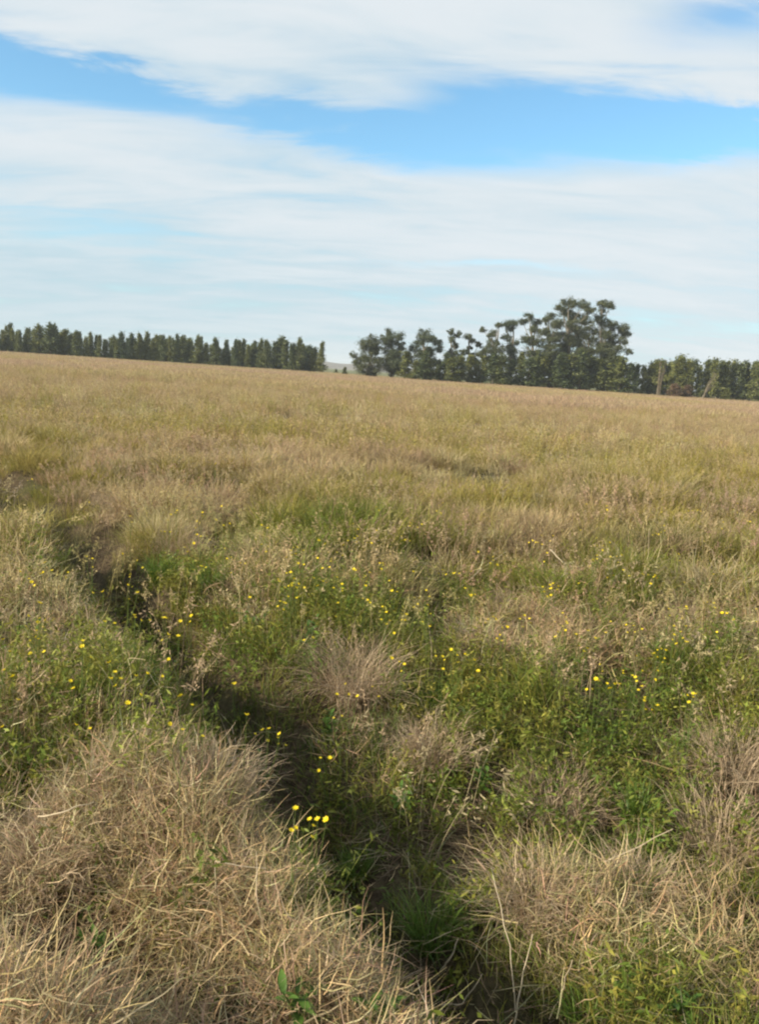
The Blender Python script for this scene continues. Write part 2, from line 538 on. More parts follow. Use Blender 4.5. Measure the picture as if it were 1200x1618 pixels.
def make_plantation_mesh(seed, style):
    """one young plantation tree, 1 m unit = real metres, about 8 m tall"""
    rg = np.random.default_rng(seed)
    H = 8.0
    tr = Geo()
    pts, rad = [], []
    bx, by = rg.normal(0, 0.12, 2)
    for i in range(7):
        t = i / 6
        pts.append((bx * t * t * 2 + 0.06 * math.sin(i * 2.1 + seed), by * t * t * 2, H * 0.95 * t))
        rad.append(0.13 * (1 - t) + 0.02)
    tr.tube(pts, rad, 6)
    cr = Geo()
    nb = 46
    C = []
    for k in range(nb):
        t = 0.10 + 0.90 * (k + rg.random()) / nb
        if style == 'cone':
            w = 1.75 * (1 - t) ** 1.05 + 0.08
        else:
            w = 1.55 * math.sin(math.pi * min(1, 0.12 + 0.86 * t)) ** 0.7 * (1 - 0.25 * t) + 0.12
        w *= rg.uniform(0.55, 1.25)
        a = rg.random() * 6.283
        zc = H * t
        tipx, tipy = w * math.cos(a), w * math.sin(a)
        p0 = Vector((pts[min(6, int(t * 6))][0], pts[min(6, int(t * 6))][1], max(0.4, zc - 0.35)))
        p1 = Vector((tipx, tipy, zc + rg.uniform(0.0, 0.5)))
        tr.tube([p0, (p0 + p1) / 2 + Vector((0, 0, -0.05)), p1], [0.03, 0.02, 0.008], 4)
        m = int(rg.integers(40, 64))
        s = rg.random(m) ** 0.6
        pos = np.array(p0)[None, :] * (1 - s)[:, None] + np.array(p1)[None, :] * s[:, None]
        pos += rg.normal(0, 1, (m, 3)) * np.array([0.24, 0.24, 0.30])
        C.append(pos)
    C = np.concatenate(C)
    C[:, 2] = np.maximum(C[:, 2], 0.25)
    leaf_quads(cr, rg, C, (0.30, 0.62), (0.12, 0.26), up=0.35)
    return tr.mesh('trunk', M_BARKD), cr
PLANT = []
for s in range(8):
    t_, c_ = make_plantation_mesh(100 + s, 'cone' if s % 4 else 'oval')
    PLANT.append((t_, c_.mesh('crown', M_PLANT), c_))
Y_CROWN = PLANT[1][2].mesh('crown', M_YLEAF)

def plantation_tree(px, top, base, Y, wid, k, name, label, cat, group, crown=None):
    b = at_depth(px, base, Y); t = at_depth(px, top, Y)
    z0 = hz(b.x, Y)
    h = (t.z - z0) / 8.2
    o = empty(name, (b.x, Y, z0), random.random() * 6.28)
    o.scale = (h * wid, h * wid, h)
    tag(o, label, cat, group)
    link('trunk', PLANT[k % 8][0], o)
    link('crown', crown or PLANT[k % 8][1], o)
    return o

LEFT_TOP = [(-60, 512), (0, 514), (15, 516), (28, 513), (50, 519), (70, 522), (85, 516), (110, 528), (150, 531), (175, 530), (210, 529), (235, 530),
            (270, 529), (300, 534), (318, 532), (340, 539), (365, 544), (380, 540), (420, 539), (457, 534), (480, 544), (500, 550)]
def interp(tab, x):
    return float(np.interp(x, [a for a, b in tab], [b for a, b in tab]))
rp = random.Random(8)
x = -66
while x < 497:
    top = interp(LEFT_TOP, x) + rp.choice((-5, -3, 1, 6, 11)) + rp.uniform(-2, 3)
    plantation_tree(x, top, 560 + x * 0.055, 205 + rp.uniform(-4, 4), rp.uniform(0.8, 1.6), rp.randrange(8), 'plantation_tree',
                    'young dark green tree in the front row of the long plantation line', 'tree',
                    'front row of the long plantation line')
    x += rp.choice((rp.uniform(3, 6), rp.uniform(5, 9), rp.uniform(6, 11)))
x = -60
while x < 490:
    top = interp(LEFT_TOP, x) + rp.uniform(1, 10)
    plantation_tree(x, top, 560 + x * 0.055, 213 + rp.uniform(-2.5, 2.5), rp.uniform(1.0, 1.6), rp.randrange(8), 'plantation_tree',
                    'young plantation tree rising from the back row behind the long tree line', 'tree',
                    'back row of the long plantation line')
    x += rp.uniform(6, 14)
plantation_tree(86, 514, 565, 203.5, 0.95, 4, 'plantation_tree', 'tallest pointed tree of the long plantation line, standing above its neighbours', 'tree', None)
plantation_tree(507, 541, 586, 203, 1.05, 1, 'plantation_tree', 'narrow yellow-green tree at the end of the plantation line beside the gap', 'tree', None, Y_CROWN)
plantation_tree(497, 549, 586, 204, 1.4, 2, 'plantation_tree', 'shorter dark tree next to the yellow-green end tree of the plantation', 'tree', None)

RIGHT_TOP = [(985, 572), (1010, 575), (1025, 571), (1050, 569), (1080, 561), (1100, 574), (1125, 569), (1142, 566), (1165, 571), (1185, 571), (1280, 577)]
x = 1004
while x < 1275:
    top = interp(RIGHT_TOP, x) + rp.uniform(-2, 6)
    plantation_tree(x, top, 612 + (x - 1000) * 0.1, 184 + rp.uniform(-2, 4), rp.uniform(1.1, 1.7), rp.randrange(8), 'plantation_tree',
                    'young dark plantation tree in the row past the tall eucalyptus stand', 'tree', 'plantation row past the eucalyptus stand')
    x += rp.uniform(7.5, 12)

# eucalyptus stand: every tree is a list of foliage clumps (photo pixel, radius in pixels)
EUC = [
 ('broad low eucalyptus at the end of the stand beside the gap', 582, 182,
  [(587, 536, 9), (575, 545, 10), (594, 548, 10), (560, 560, 6), (566, 573, 10), (585, 565, 13), (602, 570, 11), (572, 583, 10), (592, 584, 12)]),
 ('round headed eucalyptus second from the gap', 619, 184,
  [(617, 528, 9), (608, 537, 9), (627, 534, 10), (632, 546, 9), (613, 552, 11), (626, 561, 12), (634, 574, 12), (612, 576, 12), (626, 586, 10)]),
 ('eucalyptus with a heavy rounded crown beside a bare curved stem', 671, 181,
  [(670, 527, 9), (680, 534, 9), (664, 540, 9), (690, 541, 8), (696, 552, 7), (655, 552, 10), (676, 556, 12), (648, 566, 10), (690, 572, 11), (668, 576, 13), (684, 588, 9)]),
 ('slender see-through eucalyptus with four small leaf clumps', 718, 183,
  [(712, 525, 5), (723, 529, 5), (714, 537, 5), (722, 546, 5), (733, 557, 6), (713, 556, 6), (721, 566, 7)]),
 ('thin eucalyptus leaning with sparse clumps beside the slender one', 745, 185,
  [(739, 532, 6), (748, 540, 5), (757, 545, 5), (742, 550, 4), (760, 560, 6), (750, 570, 7)]),
 ('eucalyptus with detached tufts on long bare limbs', 779, 182,
  [(766, 520, 5), (774, 531, 4), (781, 527, 6), (788, 514, 5), (779, 542, 8), (766, 556, 8), (788, 552, 9), (775, 567, 9)]),
 ('flat topped eucalyptus among the middle of the stand', 806, 186,
  [(798, 513, 7), (811, 511, 8), (806, 521, 6), (798, 534, 7), (814, 540, 8), (806, 555, 9), (815, 570, 10)]),
 ('eucalyptus with an umbrella shaped top two trees before the tallest', 842, 183,
  [(838, 502, 8), (828, 507, 7), (849, 509, 7), (842, 520, 7), (832, 535, 8), (848, 540, 10), (838, 557, 11), (855, 560, 10)]),
 ('medium eucalyptus filling in just before the tallest one', 868, 180,
  [(872, 498, 7), (864, 507, 6), (876, 514, 9), (862, 525, 9), (878, 533, 10), (868, 548, 11), (880, 562, 11), (862, 570, 10)]),
 ('tallest eucalyptus of the stand with a wide domed crown', 900, 182,
  [(896, 478, 9), (908, 481, 8), (885, 486, 8), (919, 484, 9), (928, 492, 8), (893, 494, 10), (909, 498, 10), (922, 506, 9), (886, 510, 9),
   (902, 515, 11), (917, 524, 10), (892, 531, 11), (908, 540, 12), (898, 555, 12)]),
 ('tall eucalyptus with stepped clumps along its outer edge', 952, 181,
  [(952, 480, 8), (963, 483, 8), (956, 493, 6), (945, 505, 8), (957, 512, 9), (973, 515, 9), (985, 520, 10), (992, 527, 7), (948, 525, 10),
   (966, 531, 10), (985, 538, 8), (976, 552, 9), (955, 545, 12), (940, 555, 11), (966, 565, 12), (991, 556, 5)]),
 ('shaded eucalyptus behind and between the two tallest', 928, 189,
  [(932, 515, 9), (922, 530, 10), (936, 535, 10), (928, 550, 12), (916, 562, 11), (938, 572, 12)]),
]
def eucalyptus(label, bx, Y, lobes, seed):
    rg = np.random.default_rng(seed)
    p = at_depth(bx, 600, Y)
    z0 = hz(p.x, Y)
    base = Vector((p.x, Y, z0))
    o = empty('eucalyptus_tree', base)
    tag(o, label, 'tree', 'tall eucalyptus stand')
    tr, cr = Geo(), Geo()
    L = []
    for (lx, ly, lr) in lobes:
        c = at_depth(lx, ly, Y)
        c.y += rg.normal(0, 1.4)
        L.append((c - base, lr * 1.22 / FOC * Y))
    topc = max(L, key=lambda e: e[0].z)[0]
    for (c, r) in list(L):          # smaller clumps lower on the limbs
        if rg.random() < 0.75:
            q = Vector((c.x * rg.uniform(0.3, 0.9), c.y * 0.6 + rg.normal(0, 1.0), c.z * rg.uniform(0.55, 0.85)))
            L.append((q, r * rg.uniform(0.55, 0.95)))
    # trunk forks low into several leaning stems
    spine = []
    for i in range(9):
        t = i / 8
        spine.append(Vector((topc.x * t ** 1.5 + 0.25 * math.sin(t * 5 + seed), topc.y * t ** 1.5, topc.z * t)))
    tr.tube(spine, [0.36 * (1 - t / 8) ** 0.8 + 0.05 for t in range(9)], 7)
    for (c, r) in L:
        t = max(0.08, min(0.9, c.z / topc.z * 0.72 - 0.05 * rg.random()))
        f = t * 8; i = int(f)
        s = spine[i].lerp(spine[min(8, i + 1)], f - i)
        mid = s.lerp(c, 0.55) + Vector((rg.normal(0, 0.2), rg.normal(0, 0.2), -0.1 * (c - s).length))
        tr.tube([s, mid, c], [0.13, 0.09, 0.03], 5)
        for _ in range(4):
            e = c + Vector(rg.normal(0, 1, 3)) * r * 0.45
            tr.tube([mid.lerp(c, 0.6), e], [0.04, 0.012], 4)
        # foliage in uneven sub clumps
        ns = max(6, int(13 * r))
        for k in range(ns):
            d = rg.normal(0, 1, 3); d /= np.linalg.norm(d)
            sc = np.array(c) + d * r * np.array([0.95, 0.95, 0.72]) * rg.random() ** 0.5
            sr = r * rg.uniform(0.12, 0.34) + 0.10
            m = int(80 * rg.uniform(0.35, 1.3))
            pos = rg.normal(0, 0.62, (m, 3)) * sr * np.array([1.15, 1.15, 0.8]) + sc
            pos[:, 2] = np.maximum(pos[:, 2], 0.4)
            leaf_quads(cr, rg, pos, (0.22, 0.46), (0.07, 0.17), up=-0.4)
    link('trunk', tr.mesh('trunk', M_BARK, True), o)
    link('crown', cr.mesh('crown', M_EUC), o)
for i, (lab, bx, Y, lobes) in enumerate(EUC):
    eucalyptus(lab, bx, Y, lobes, 300 + i)

# understorey trees at the feet of the eucalyptus
x = 640
rp = random.Random(21)
while x < 1006:
    top = 562 + rp.uniform(-9, 8) + max(0, (x - 900) * 0.06)
    plantation_tree(x, top, 595 + (x - 640) * 0.066, 178 + rp.uniform(-3, 3), rp.uniform(1.5, 2.3), rp.randrange(8), 'understorey_tree',
                    'dark bushy low tree growing at the feet of the tall eucalyptus stand', 'tree', 'understorey below the eucalyptus stand')
    x += rp.uniform(10, 17)
plantation_tree(545, 580, 589, 190, 2.2, 3, 'bush', 'small dark round bush in the gap between plantation and eucalyptus', 'bush', None)
plantation_tree(531, 583, 588, 260, 3.0, 6, 'bush', 'low green bush behind the small dark bush in the gap', 'bush', None, Y_CROWN)

def bare_shrub(px, top, base, Y, label, lean, seed, name='bare_shrub', n=16):
    rg = np.random.default_rng(seed)
    b = at_depth(px, base, Y); t = at_depth(px, top, Y)
    z0 = hz(b.x, Y); H = t.z - z0
    g = Geo()
    for k in range(n):
        a = rg.random() * 6.28; w = rg.uniform(0.15, 0.9)
        e = Vector((math.cos(a) * w + lean * H, math.sin(a) * w, H * rg.uniform(0.45, 1.0)))
        m = e * 0.5 + Vector((-lean * H * 0.1, 0, H * 0.06))
        g.tube([(rg.normal(0, 0.12), rg.normal(0, 0.12), 0), m, e], [0.05, 0.03, 0.012], 4, rg.random())
        for j in range(4):
            q = m.lerp(e, rg.random())
            g.tube([q, q + Vector((rg.normal(0, 0.3), rg.normal(0, 0.3), rg.uniform(0.2, 0.7)))], [0.02, 0.008], 3, rg.random())
    o = link(name, g.mesh(name, M_DEAD), None, (b.x, Y, z0))
    tag(o, label, 'shrub')
bare_shrub(1041, 562, 618, 172, 'pale bare twiggy shrub standing upright before the plantation row', 0.03, 61)
bare_shrub(1112, 585, 624, 170, 'pale dead bush leaning over before the plantation row', 0.38, 62, 'dead_bush', 9)
R_CROWN = PLANT[4][2].mesh('crown', M_RUSSET)
plantation_tree(1066, 607, 622, 171, 2.6, 4, 'bush', 'low russet bush between the upright bare shrub and the leaning dead bush', 'bush', None, R_CROWN)
plantation_tree(1085, 609, 624, 172, 2.8, 1, 'bush', 'russet brown bush touching the foot of the leaning dead bush', 'bush', None, R_CROWN)
plantation_tree(1148, 614, 628, 170, 2.6, 5, 'bush', 'low yellow-green bush in front of the plantation row', 'bush', None, Y_CROWN)

# ------------------------------------------------------------------ meadow zones
STRAW_PX = [(90, 1470, .55), (290, 1320, .38), (440, 1480, .35), (600, 1590, .30), (20, 1290, .30), (240, 1560, .4), (380, 1250, .2), (560, 1075, .22), (690, 1180, .25),
            (880, 1260, .28), (850, 1420, .22), (1150, 1330, .32), (1160, 1180, .35), (820, 955, .5), (820, 850, .9), (500, 735, 2.2), (1130, 970, .6),
            (950, 1350, .2), (700, 1300, .12), (30, 930, .4), (280, 790, 1.0), (250, 840, .6), (30, 1580, .3)]
GREEN_PX = [(60, 1190, .22), (110, 1090, .3), (300, 1145, .18), (480, 1140, .20), (540, 1400, .16), (690, 1430, .18), (1010, 1255, .14), (610, 1250, .25), (700, 1340, .2),
            (1110, 1500, .25), (270, 940, .25), (360, 1010, .3), (690, 1100, .25), (1070, 1020, .35), (900, 880, .6), (480, 860, .8), (600, 960, .5), (720, 1020, .4),
            (960, 1110, .3), (530, 1330, .2), (1020, 1590, .25), (900, 1590, .2), (650, 780, 1.5), (1100, 760, 2.0), (1050, 1560, .26), (1170, 1590, .3), (900, 1560, .22), (330, 1430, .10), (200, 1360, .09), (130, 1500, .10), (470, 1390, .12)]
def px_blobs(tab):
    return [(*ground_at(a, b, 0.12), r) for a, b, r in tab]
STRAW_B, GREEN_B = px_blobs(STRAW_PX), px_blobs(GREEN_PX)
def zone(x, y):
    """0 = green, 1 = straw"""
    w = fbm(x, y, 0.9, 31) * 0.6 + fbm(x * 0.45, y, 3.2, 44) * 0.4
    v = 0.38 + (w - 0.5) * (1.9 - 1.0 * sstep(5, 10, y)) + (fbm(x, y, 0.35, 47) - 0.5) * 0.7
    for bx, by, r in STRAW_B:
        v = v + 0.62 * np.exp(-((x - bx) ** 2 + (y - by) ** 2) / (r * r))
    for bx, by, r in GREEN_B:
        v = v - (0.62 if by < 5.5 else 0.28) * np.exp(-((x - bx) ** 2 + (y - by) ** 2) / (r * r))
    v = v + 0.40 * sstep(6, 32, y) + 0.2 * sstep(30, 60, y)
    d = ditch_dist(x, y)
    v = v - 0.5 * np.exp(-((d - 0.25) / 0.35) ** 2) * (y < 12)
    v = v - 0.62 * sstep(0.1, 0.4, d) * (1 - sstep(2.6, 5.0, y))
    v = v + 0.22 * sstep(-0.15, -0.5, d) * (1 - sstep(2.4, 3.4, y))
    return np.clip(v, 0, 1)

PAL_STRAW = np.array([(0.49, 0.395, 0.21), (0.44, 0.33, 0.20), (0.29, 0.215, 0.135), (0.58, 0.49, 0.315), (0.43, 0.365, 0.15)])
PAL_GREEN = np.array([(0.085, 0.13, 0.022), (0.17, 0.205, 0.036), (0.25, 0.235, 0.05), (0.125, 0.185, 0.03), (0.24, 0.205, 0.055)])
PAL_OLIVE = np.array([(0.22, 0.205, 0.05), (0.30, 0.26, 0.065), (0.36, 0.30, 0.09), (0.26, 0.25, 0.055)])
PAL_FAR = np.array([(0.43, 0.315, 0.215), (0.39, 0.29, 0.21), (0.43, 0.345, 0.19), (0.35, 0.295, 0.14)])

def sample(y0, y1, dens, wx=0.58, mx=1.6):
    """random points over the field strip between two distances"""
    area = (y1 - y0) * (wx * (y0 + y1) + 2 * mx)
    n = int(area * dens)
    yy = rng.uniform(y0, y1, n * 2); half = wx * np.maximum(yy, 0) + mx
    keep = rng.random(n * 2) < half / (wx * y1 + mx)
    yy = yy[keep][:n]; half = half[keep][:n]
    return rng.uniform(-1, 1, len(yy)) * half, yy

def scatter(name, label, cat, variants, x, y, scale, tilt, tint, mat, lift=-0.01):
    n = len(x)
    vv, qq, sh, vid, k = [], [], [], [], 0
    for i, g in enumerate(variants):
        v, q, s = g.out()
        vv.append(v); qq.append(q + k); sh.append(s); vid.append(np.full(len(v), i)); k += len(v)
    pts = np.stack([x, y, height(x, y) + lift], axis=1)
    V = np.concatenate(vv + [pts]); Q = np.concatenate(qq)
    S = np.concatenate(sh + [np.zeros(n)])
    me = np_mesh(name, V, Q, (mat,), S)
    def attr(nm, typ, field, head, data):
        a = me.attributes.new(nm, typ, 'POINT')
        d = np.concatenate([head, data]).astype(np.int32 if typ == 'INT' else np.float32)
        a.data.foreach_set(field, d.ravel())
    nv = len(variants)
    attr('variant', 'INT', 'value', np.concatenate(vid), np.full(n, -1))
    attr('pick', 'INT', 'value', np.zeros(k), rng.integers(0, nv, n))
    rot = np.stack([rng.normal(0, 1, n) * tilt, rng.normal(0, 1, n) * tilt, rng.random(n) * 6.283], axis=1)
    attr('turn', 'FLOAT_VECTOR', 'vector', np.zeros((k, 3)), rot)
    attr('size', 'FLOAT_VECTOR', 'vector', np.zeros((k, 3)), scale)
    attr('tint', 'FLOAT_VECTOR', 'vector', np.zeros((k, 3)), tint)
    o = link(name, me)
    tag(o, label, cat, kind='stuff')
    ng = bpy.data.node_groups.new(name + '_scatter', 'GeometryNodeTree')
    ng.interface.new_socket('Geometry', in_out='INPUT', socket_type='NodeSocketGeometry')
    ng.interface.new_socket('Geometry', in_out='OUTPUT', socket_type='NodeSocketGeometry')
    gi, go = ng.nodes.new('NodeGroupInput'), ng.nodes.new('NodeGroupOutput')
    def named(nm, typ):
        a = ng.nodes.new('GeometryNodeInputNamedAttribute')
        a.data_type = typ
        a.inputs['Name'].default_value = nm
        return a.outputs['Attribute']
    var = named('variant', 'INT')
    def pickout(i):
        c = ng.nodes.new('FunctionNodeCompare')
        c.data_type = 'INT'; c.operation = 'EQUAL'
        ng.links.new(var, c.inputs[2]); c.inputs[3].default_value = i
        s = ng.nodes.new('GeometryNodeSeparateGeometry')
        s.domain = 'POINT'
        ng.links.new(gi.outputs[0], s.inputs[0]); ng.links.new(c.outputs[0], s.inputs[1])
        return s.outputs[0]
    jn = ng.nodes.new('GeometryNodeJoinGeometry')
    for i in range(nv):
        ti = ng.nodes.new('GeometryNodeGeometryToInstance')
        ng.links.new(pickout(i), ti.inputs[0]); ng.links.new(ti.outputs[0], jn.inputs[0])
    ip = ng.nodes.new('GeometryNodeInstanceOnPoints')
    ng.links.new(pickout(-1), ip.inputs['Points'])
    ng.links.new(jn.outputs[0], ip.inputs['Instance'])
    ip.inputs['Pick Instance'].default_value = True
    ng.links.new(named('pick', 'INT'), ip.inputs['Instance Index'])
    e2r = ng.nodes.new('FunctionNodeEulerToRotation')
    ng.links.new(named('turn', 'FLOAT_VECTOR'), e2r.inputs[0])
    ng.links.new(e2r.outputs[0], ip.inputs['Rotation'])
    ng.links.new(named('size', 'FLOAT_VECTOR'), ip.inputs['Scale'])
    ng.links.new(ip.outputs[0], go.inputs[0])
    md = o.modifiers.new('scatter', 'NODES')
    md.node_group = ng
    return o

def var_list(n, fn, seed):
    out = []
    for i in range(n):
        g = Geo(); fn(g, np.random.default_rng(seed + i)); out.append(g)
    return out

def v_tuft(g, rg):
    blades(g, rg, 70, 0.17, (0.12, 0.34), (0.004, 0.0075), (0.05, 0.8), (0.1, 1.4), 4, 0.35)
    blades(g, rg, 30, 0.20, (0.10, 0.30), (0.004, 0.007), (0.8, 1.5), (-0.3, 0.5), 3, 0.5, base_z=0.08)
def panicle(g, rg, p, d, n, L):
    C = p[None, :] - d[None, :] * rg.random((n, 1)) * L + rg.normal(0, 1, (n, 3)) * 0.012 * (L / 0.1)
    leaf_quads(g, rg, C, (0.016, 0.036), (0.004, 0.009), up=0.6, shade=rg.uniform(0.3, 1, n))
def v_seed(g, rg):
    P = blades(g, rg, 16, 0.22, (0.26, 0.50), (0.0022, 0.0034), (0.0, 0.3), (0.05, 0.7), 5, 0.2, tipw=0.6)
    for p in P:
        d = p[-1] - p[-2]; d /= np.linalg.norm(d)
        panicle(g, rg, p[-1], d, 16, 0.09)
def v_mid(g, rg):
    blades(g, rg, 60, 0.24, (0.14, 0.40), (0.006, 0.011), (0.05, 0.8), (0.1, 1.2), 3, 0.4)
    P = blades(g, rg, 10, 0.24, (0.28, 0.50), (0.003, 0.005), (0.0, 0.3), (0.05, 0.6), 3, 0.2, tipw=0.6)
    for p in P:
        C = p[-1][None, :] - np.array([0, 0, 1]) * rg.random((7, 1)) * 0.11 + rg.normal(0, 0.014, (7, 3))
        leaf_quads(g, rg, C, (0.03, 0.06), (0.008, 0.014), up=0.6)
def v_far(g, rg):
    blades(g, rg, 70, 0.9, (0.25, 0.55), (0.022, 0.045), (0.0, 0.6), (0.0, 0.8), 2, 0.3)
    P = blades(g, rg, 20, 0.9, (0.45, 0.65), (0.010, 0.018), (0.0, 0.3), (0.0, 0.5), 2, 0.2, tipw=1.2)

def tint_from(pal, n, x, y, jit=0.16, off=0.0):
    f = np.clip(fbm(x, y, 1.7, 60 + off) * 1.5 - 0.25 + rng.normal(0, 0.22, n), 0, 0.999) * (len(pal) - 1)
    i = f.astype(int); t = (f - i)[:, None]
    c = pal[i] * (1 - t) + pal[np.minimum(i + 1, len(pal) - 1)] * t
    return c * rng.uniform(1 - jit, 1 + jit, (n, 1)) * (1 + rng.normal(0, 0.04, (n, 3)))
def sz(s, hz_=1.0):
    return np.stack([s, s, s * hz_], axis=1)

def near_points(dens_tab):
    X, Y = [], []
    for y0, y1, d in dens_tab:
        a, b = sample(y0, y1, d); X.append(a); Y.append(b)
    return np.concatenate(X), np.concatenate(Y)
def keepmask(p):
    return rng.random(len(p)) < p
def ditch_thin(x, y, lo=0.25, w=0.2):
    d = ditch_dist(x, y)
    return 1 - (1 - lo) * np.exp(-(np.abs(d - 0.03 - 0.08 * sstep(4, 8, y)) / (w * (1 + 0.7 * sstep(4.0, 8, y)))) ** 3)

def short(x, y):
    """plants stay low inside the furrow"""
    d = ditch_dist(x, y)
    return 1 - 0.55 * np.exp(-(np.abs(d - 0.08) / (0.30 + 0.30 * sstep(4, 8, y))) ** 3)

def field(name, label, cat, cx, cy, cs, ctint, per, R, L, W, lean, curv, S, crook, lift=(0, 0), tipw=0.18, leaf=None):
    """blades of the near meadow as one real mesh: tufts at cx, cy, every blade with its own curve and colour"""
    n0 = len(cx)
    cs = cs * short(cx, cy)
    own = np.repeat(np.arange(n0), rng.poisson(per, n0))
    n = len(own)
    a0 = rng.random(n) * 6.283
    rr = R * np.sqrt(rng.random(n)) * (0.6 + 0.5 * cs[own])
    x = cx[own] + rr * np.cos(a0); y = cy[own] + rr * np.sin(a0)
    tl = rng.normal(0, 0.9, n0)[own]
    az_ = a0 + rng.normal(0, 1.2, n) + 0.3 * tl
    dist = 1 + 0.45 * sstep(2.5, 6.5, y)                    # a little coarser further off
    ln = rng.uniform(*L, n) * cs[own]; w = rng.uniform(*W, n) * dist
    le = rng.uniform(*lean, n); cu = rng.uniform(*curv, n)
    z0 = height(x, y)
    P = np.zeros((n, S + 1, 3)); side = np.zeros((n, S + 1, 3))
    P[:, 0] = np.stack([x, y, z0 - 0.01 + rng.uniform(*lift, n) * cs[own]], axis=1)
    tw = rng.uniform(-0.9, 0.9, n)
    azi = az_.copy()
    for i in range(S + 1):
        t = i / S
        th = le + cu * t * t
        if i:
            azi = azi + rng.normal(0, crook, n)
            th = th + rng.normal(0, crook * 0.6, n)
            st = ln / S
            P[:, i, 0] = P[:, i - 1, 0] + st * np.sin(th) * np.cos(azi)
            P[:, i, 1] = P[:, i - 1, 1] + st * np.sin(th) * np.sin(azi)
            P[:, i, 2] = np.maximum(P[:, i - 1, 2] + st * np.cos(th), z0 - 0.06 + 0.03 * rng.random(n))
        wi = w * (1 - (1 - tipw) * t ** 1.6) * 0.5
        side[:, i, 0] = -np.sin(azi + tw * t * 1.4) * wi
        side[:, i, 1] = np.cos(azi + tw * t * 1.4) * wi
        side[:, i, 2] = np.sin(tw * (0.4 + t)) * wi * 0.9
    V = np.stack([P - side, P + side], axis=2).reshape(-1, 3)
    base = ((np.arange(n) * (S + 1) * 2)[:, None] + (np.arange(S) * 2)[None, :]).ravel()
    Q = np.stack([base, base + 1, base + 3, base + 2], axis=1)
    sh = np.repeat(rng.random(n), (S + 1) * 2)
    ti = np.repeat(ctint[own] * (1 + rng.normal(0, 0.07, (n, 3))), (S + 1) * 2, axis=0)
    if leaf:
        m = leaf[0]
        f = rng.uniform(0.8, S, (n, m)); i = np.minimum(f.astype(int), S - 1)
        ar = np.arange(n)[:, None]
        C = P[ar, i] + (P[ar, i + 1] - P[ar, i]) * (f - i)[..., None] + rng.normal(0, leaf[3], (n, m, 3))
        g = Geo(); leaf_quads(g, rng, C.reshape(-1, 3), leaf[1], leaf[2], up=0.5)
        v2, q2, s2 = g.out()
        Q = np.concatenate([Q, q2 + len(V)]); V = np.concatenate([V, v2]); sh = np.concatenate([sh, s2])
        ti = np.concatenate([ti, np.repeat(np.repeat(ctint[own], m, axis=0), 4, axis=0)])
    me = np_mesh(name, V, Q, (M_FIELD,), sh)
    a = me.attributes.new('tint', 'FLOAT_VECTOR', 'POINT')
    a.data.foreach_set('vector', ti.astype(np.float32).ravel())
    o = link(name, me)
    tag(o, label, cat, kind='stuff')
    return o

NEAR = 6.5
# dry straw: stiff arching stems, then a matted tangle lying over them
def dry_pts(tab):
    x, y = near_points(tab)
    z = zone(x, y); bm = bump(x, y)
    k = keepmask(np.clip(z * 1.35 - 0.18, 0.03, 1) * np.clip(bm * 2.4 - 0.5, 0.12, 1) * ditch_thin(x, y, 0.04, 0.36))
    return x[k], y[k], bm[k]
x, y, bm = dry_pts([(0.3, 3.2, 330), (3.2, NEAR, 170)])
grow = lambda y: 0.62 + 0.38 * sstep(1.6, 4.5, y)
cs = (0.25 + 1.25 * bm) * rng.uniform(0.5, 1.3, len(x)) * grow(y)
field('dry_grass', 'tangled straw coloured dry grass stems arching over the meadow', 'grass', x, y, cs, tint_from(PAL_STRAW, len(x), x, y),
      24, 0.07, (0.07, 0.25), (0.0015, 0.0040), (0.15, 1.2), (0.2, 2.0), 5, 0.22)
x, y, bm = dry_pts([(0.3, 3.2, 640), (3.2, NEAR, 200)])
cs = (0.5 + 0.9 * bm) * rng.uniform(0.7, 1.25, len(x))
field('matted_grass', 'collapsed pale straw lying criss-cross on top of the dry grass', 'grass', x, y, cs, tint_from(PAL_STRAW, len(x), x, y, off=4) * 1.08,
      24, 0.10, (0.04, 0.17), (0.0015, 0.0044), (0.5, 1.7), (-0.6, 0.7), 4, 0.26, lift=(0.0, 0.15))
x, y = near_points([(0.3, 3.2, 230), (3.2, NEAR, 150)])
z = zone(x, y); bm = bump(x, y)
k = keepmask(np.clip(1.15 - z, 0.24, 1) * np.clip(bm * 1.9 - 0.15, 0.2, 1) * ditch_thin(x, y, 0.75, 0.22))
x, y, bm = x[k], y[k], bm[k]
cs = (0.45 + 0.9 * bm) * rng.uniform(0.65, 1.25, len(x)) * (0.75 + 0.25 * sstep(1.6, 4, y))
field('green_grass', 'fresh green grass growing between the dry straw', 'grass', x, y, cs, tint_from(PAL_GREEN, len(x), x, y, off=7),
      30, 0.07, (0.08, 0.27), (0.0026, 0.0046), (0.05, 0.9), (0.1, 1.5), 4, 0.18, tipw=0.08)
x, y = near_points([(0.3, 3.2, 150), (3.2, NEAR, 110)])
z = zone(x, y); bm = bump(x, y)
k = keepmask(np.clip(0.95 - z, 0.02, 1) * np.clip(fbm(x, y, 1.4, 88) * 2.4 - 0.6, 0.0, 1) * ditch_thin(x, y, 0.8, 0.25))
x, y, bm = x[k], y[k], bm[k]
field('meadow_herbs', 'small leaved green herbs scattered through the meadow grass', 'herbs', x, y, (0.6 + 0.8 * bm) * rng.uniform(0.7, 1.3, len(x)),
      tint_from(PAL_GREEN[:4], len(x), x, y, off=3), 5, 0.08, (0.14, 0.30), (0.002, 0.003), (0.0, 0.5), (0.0, 0.5), 4, 0.12,
      leaf=(13, (0.018, 0.05), (0.006, 0.014), 0.016))
x, y = near_points([(0.3, 3.2, 60), (3.2, NEAR, 30)])
k = keepmask(ditch_thin(x, y, 0.35, 0.3)); x, y = x[k], y[k]
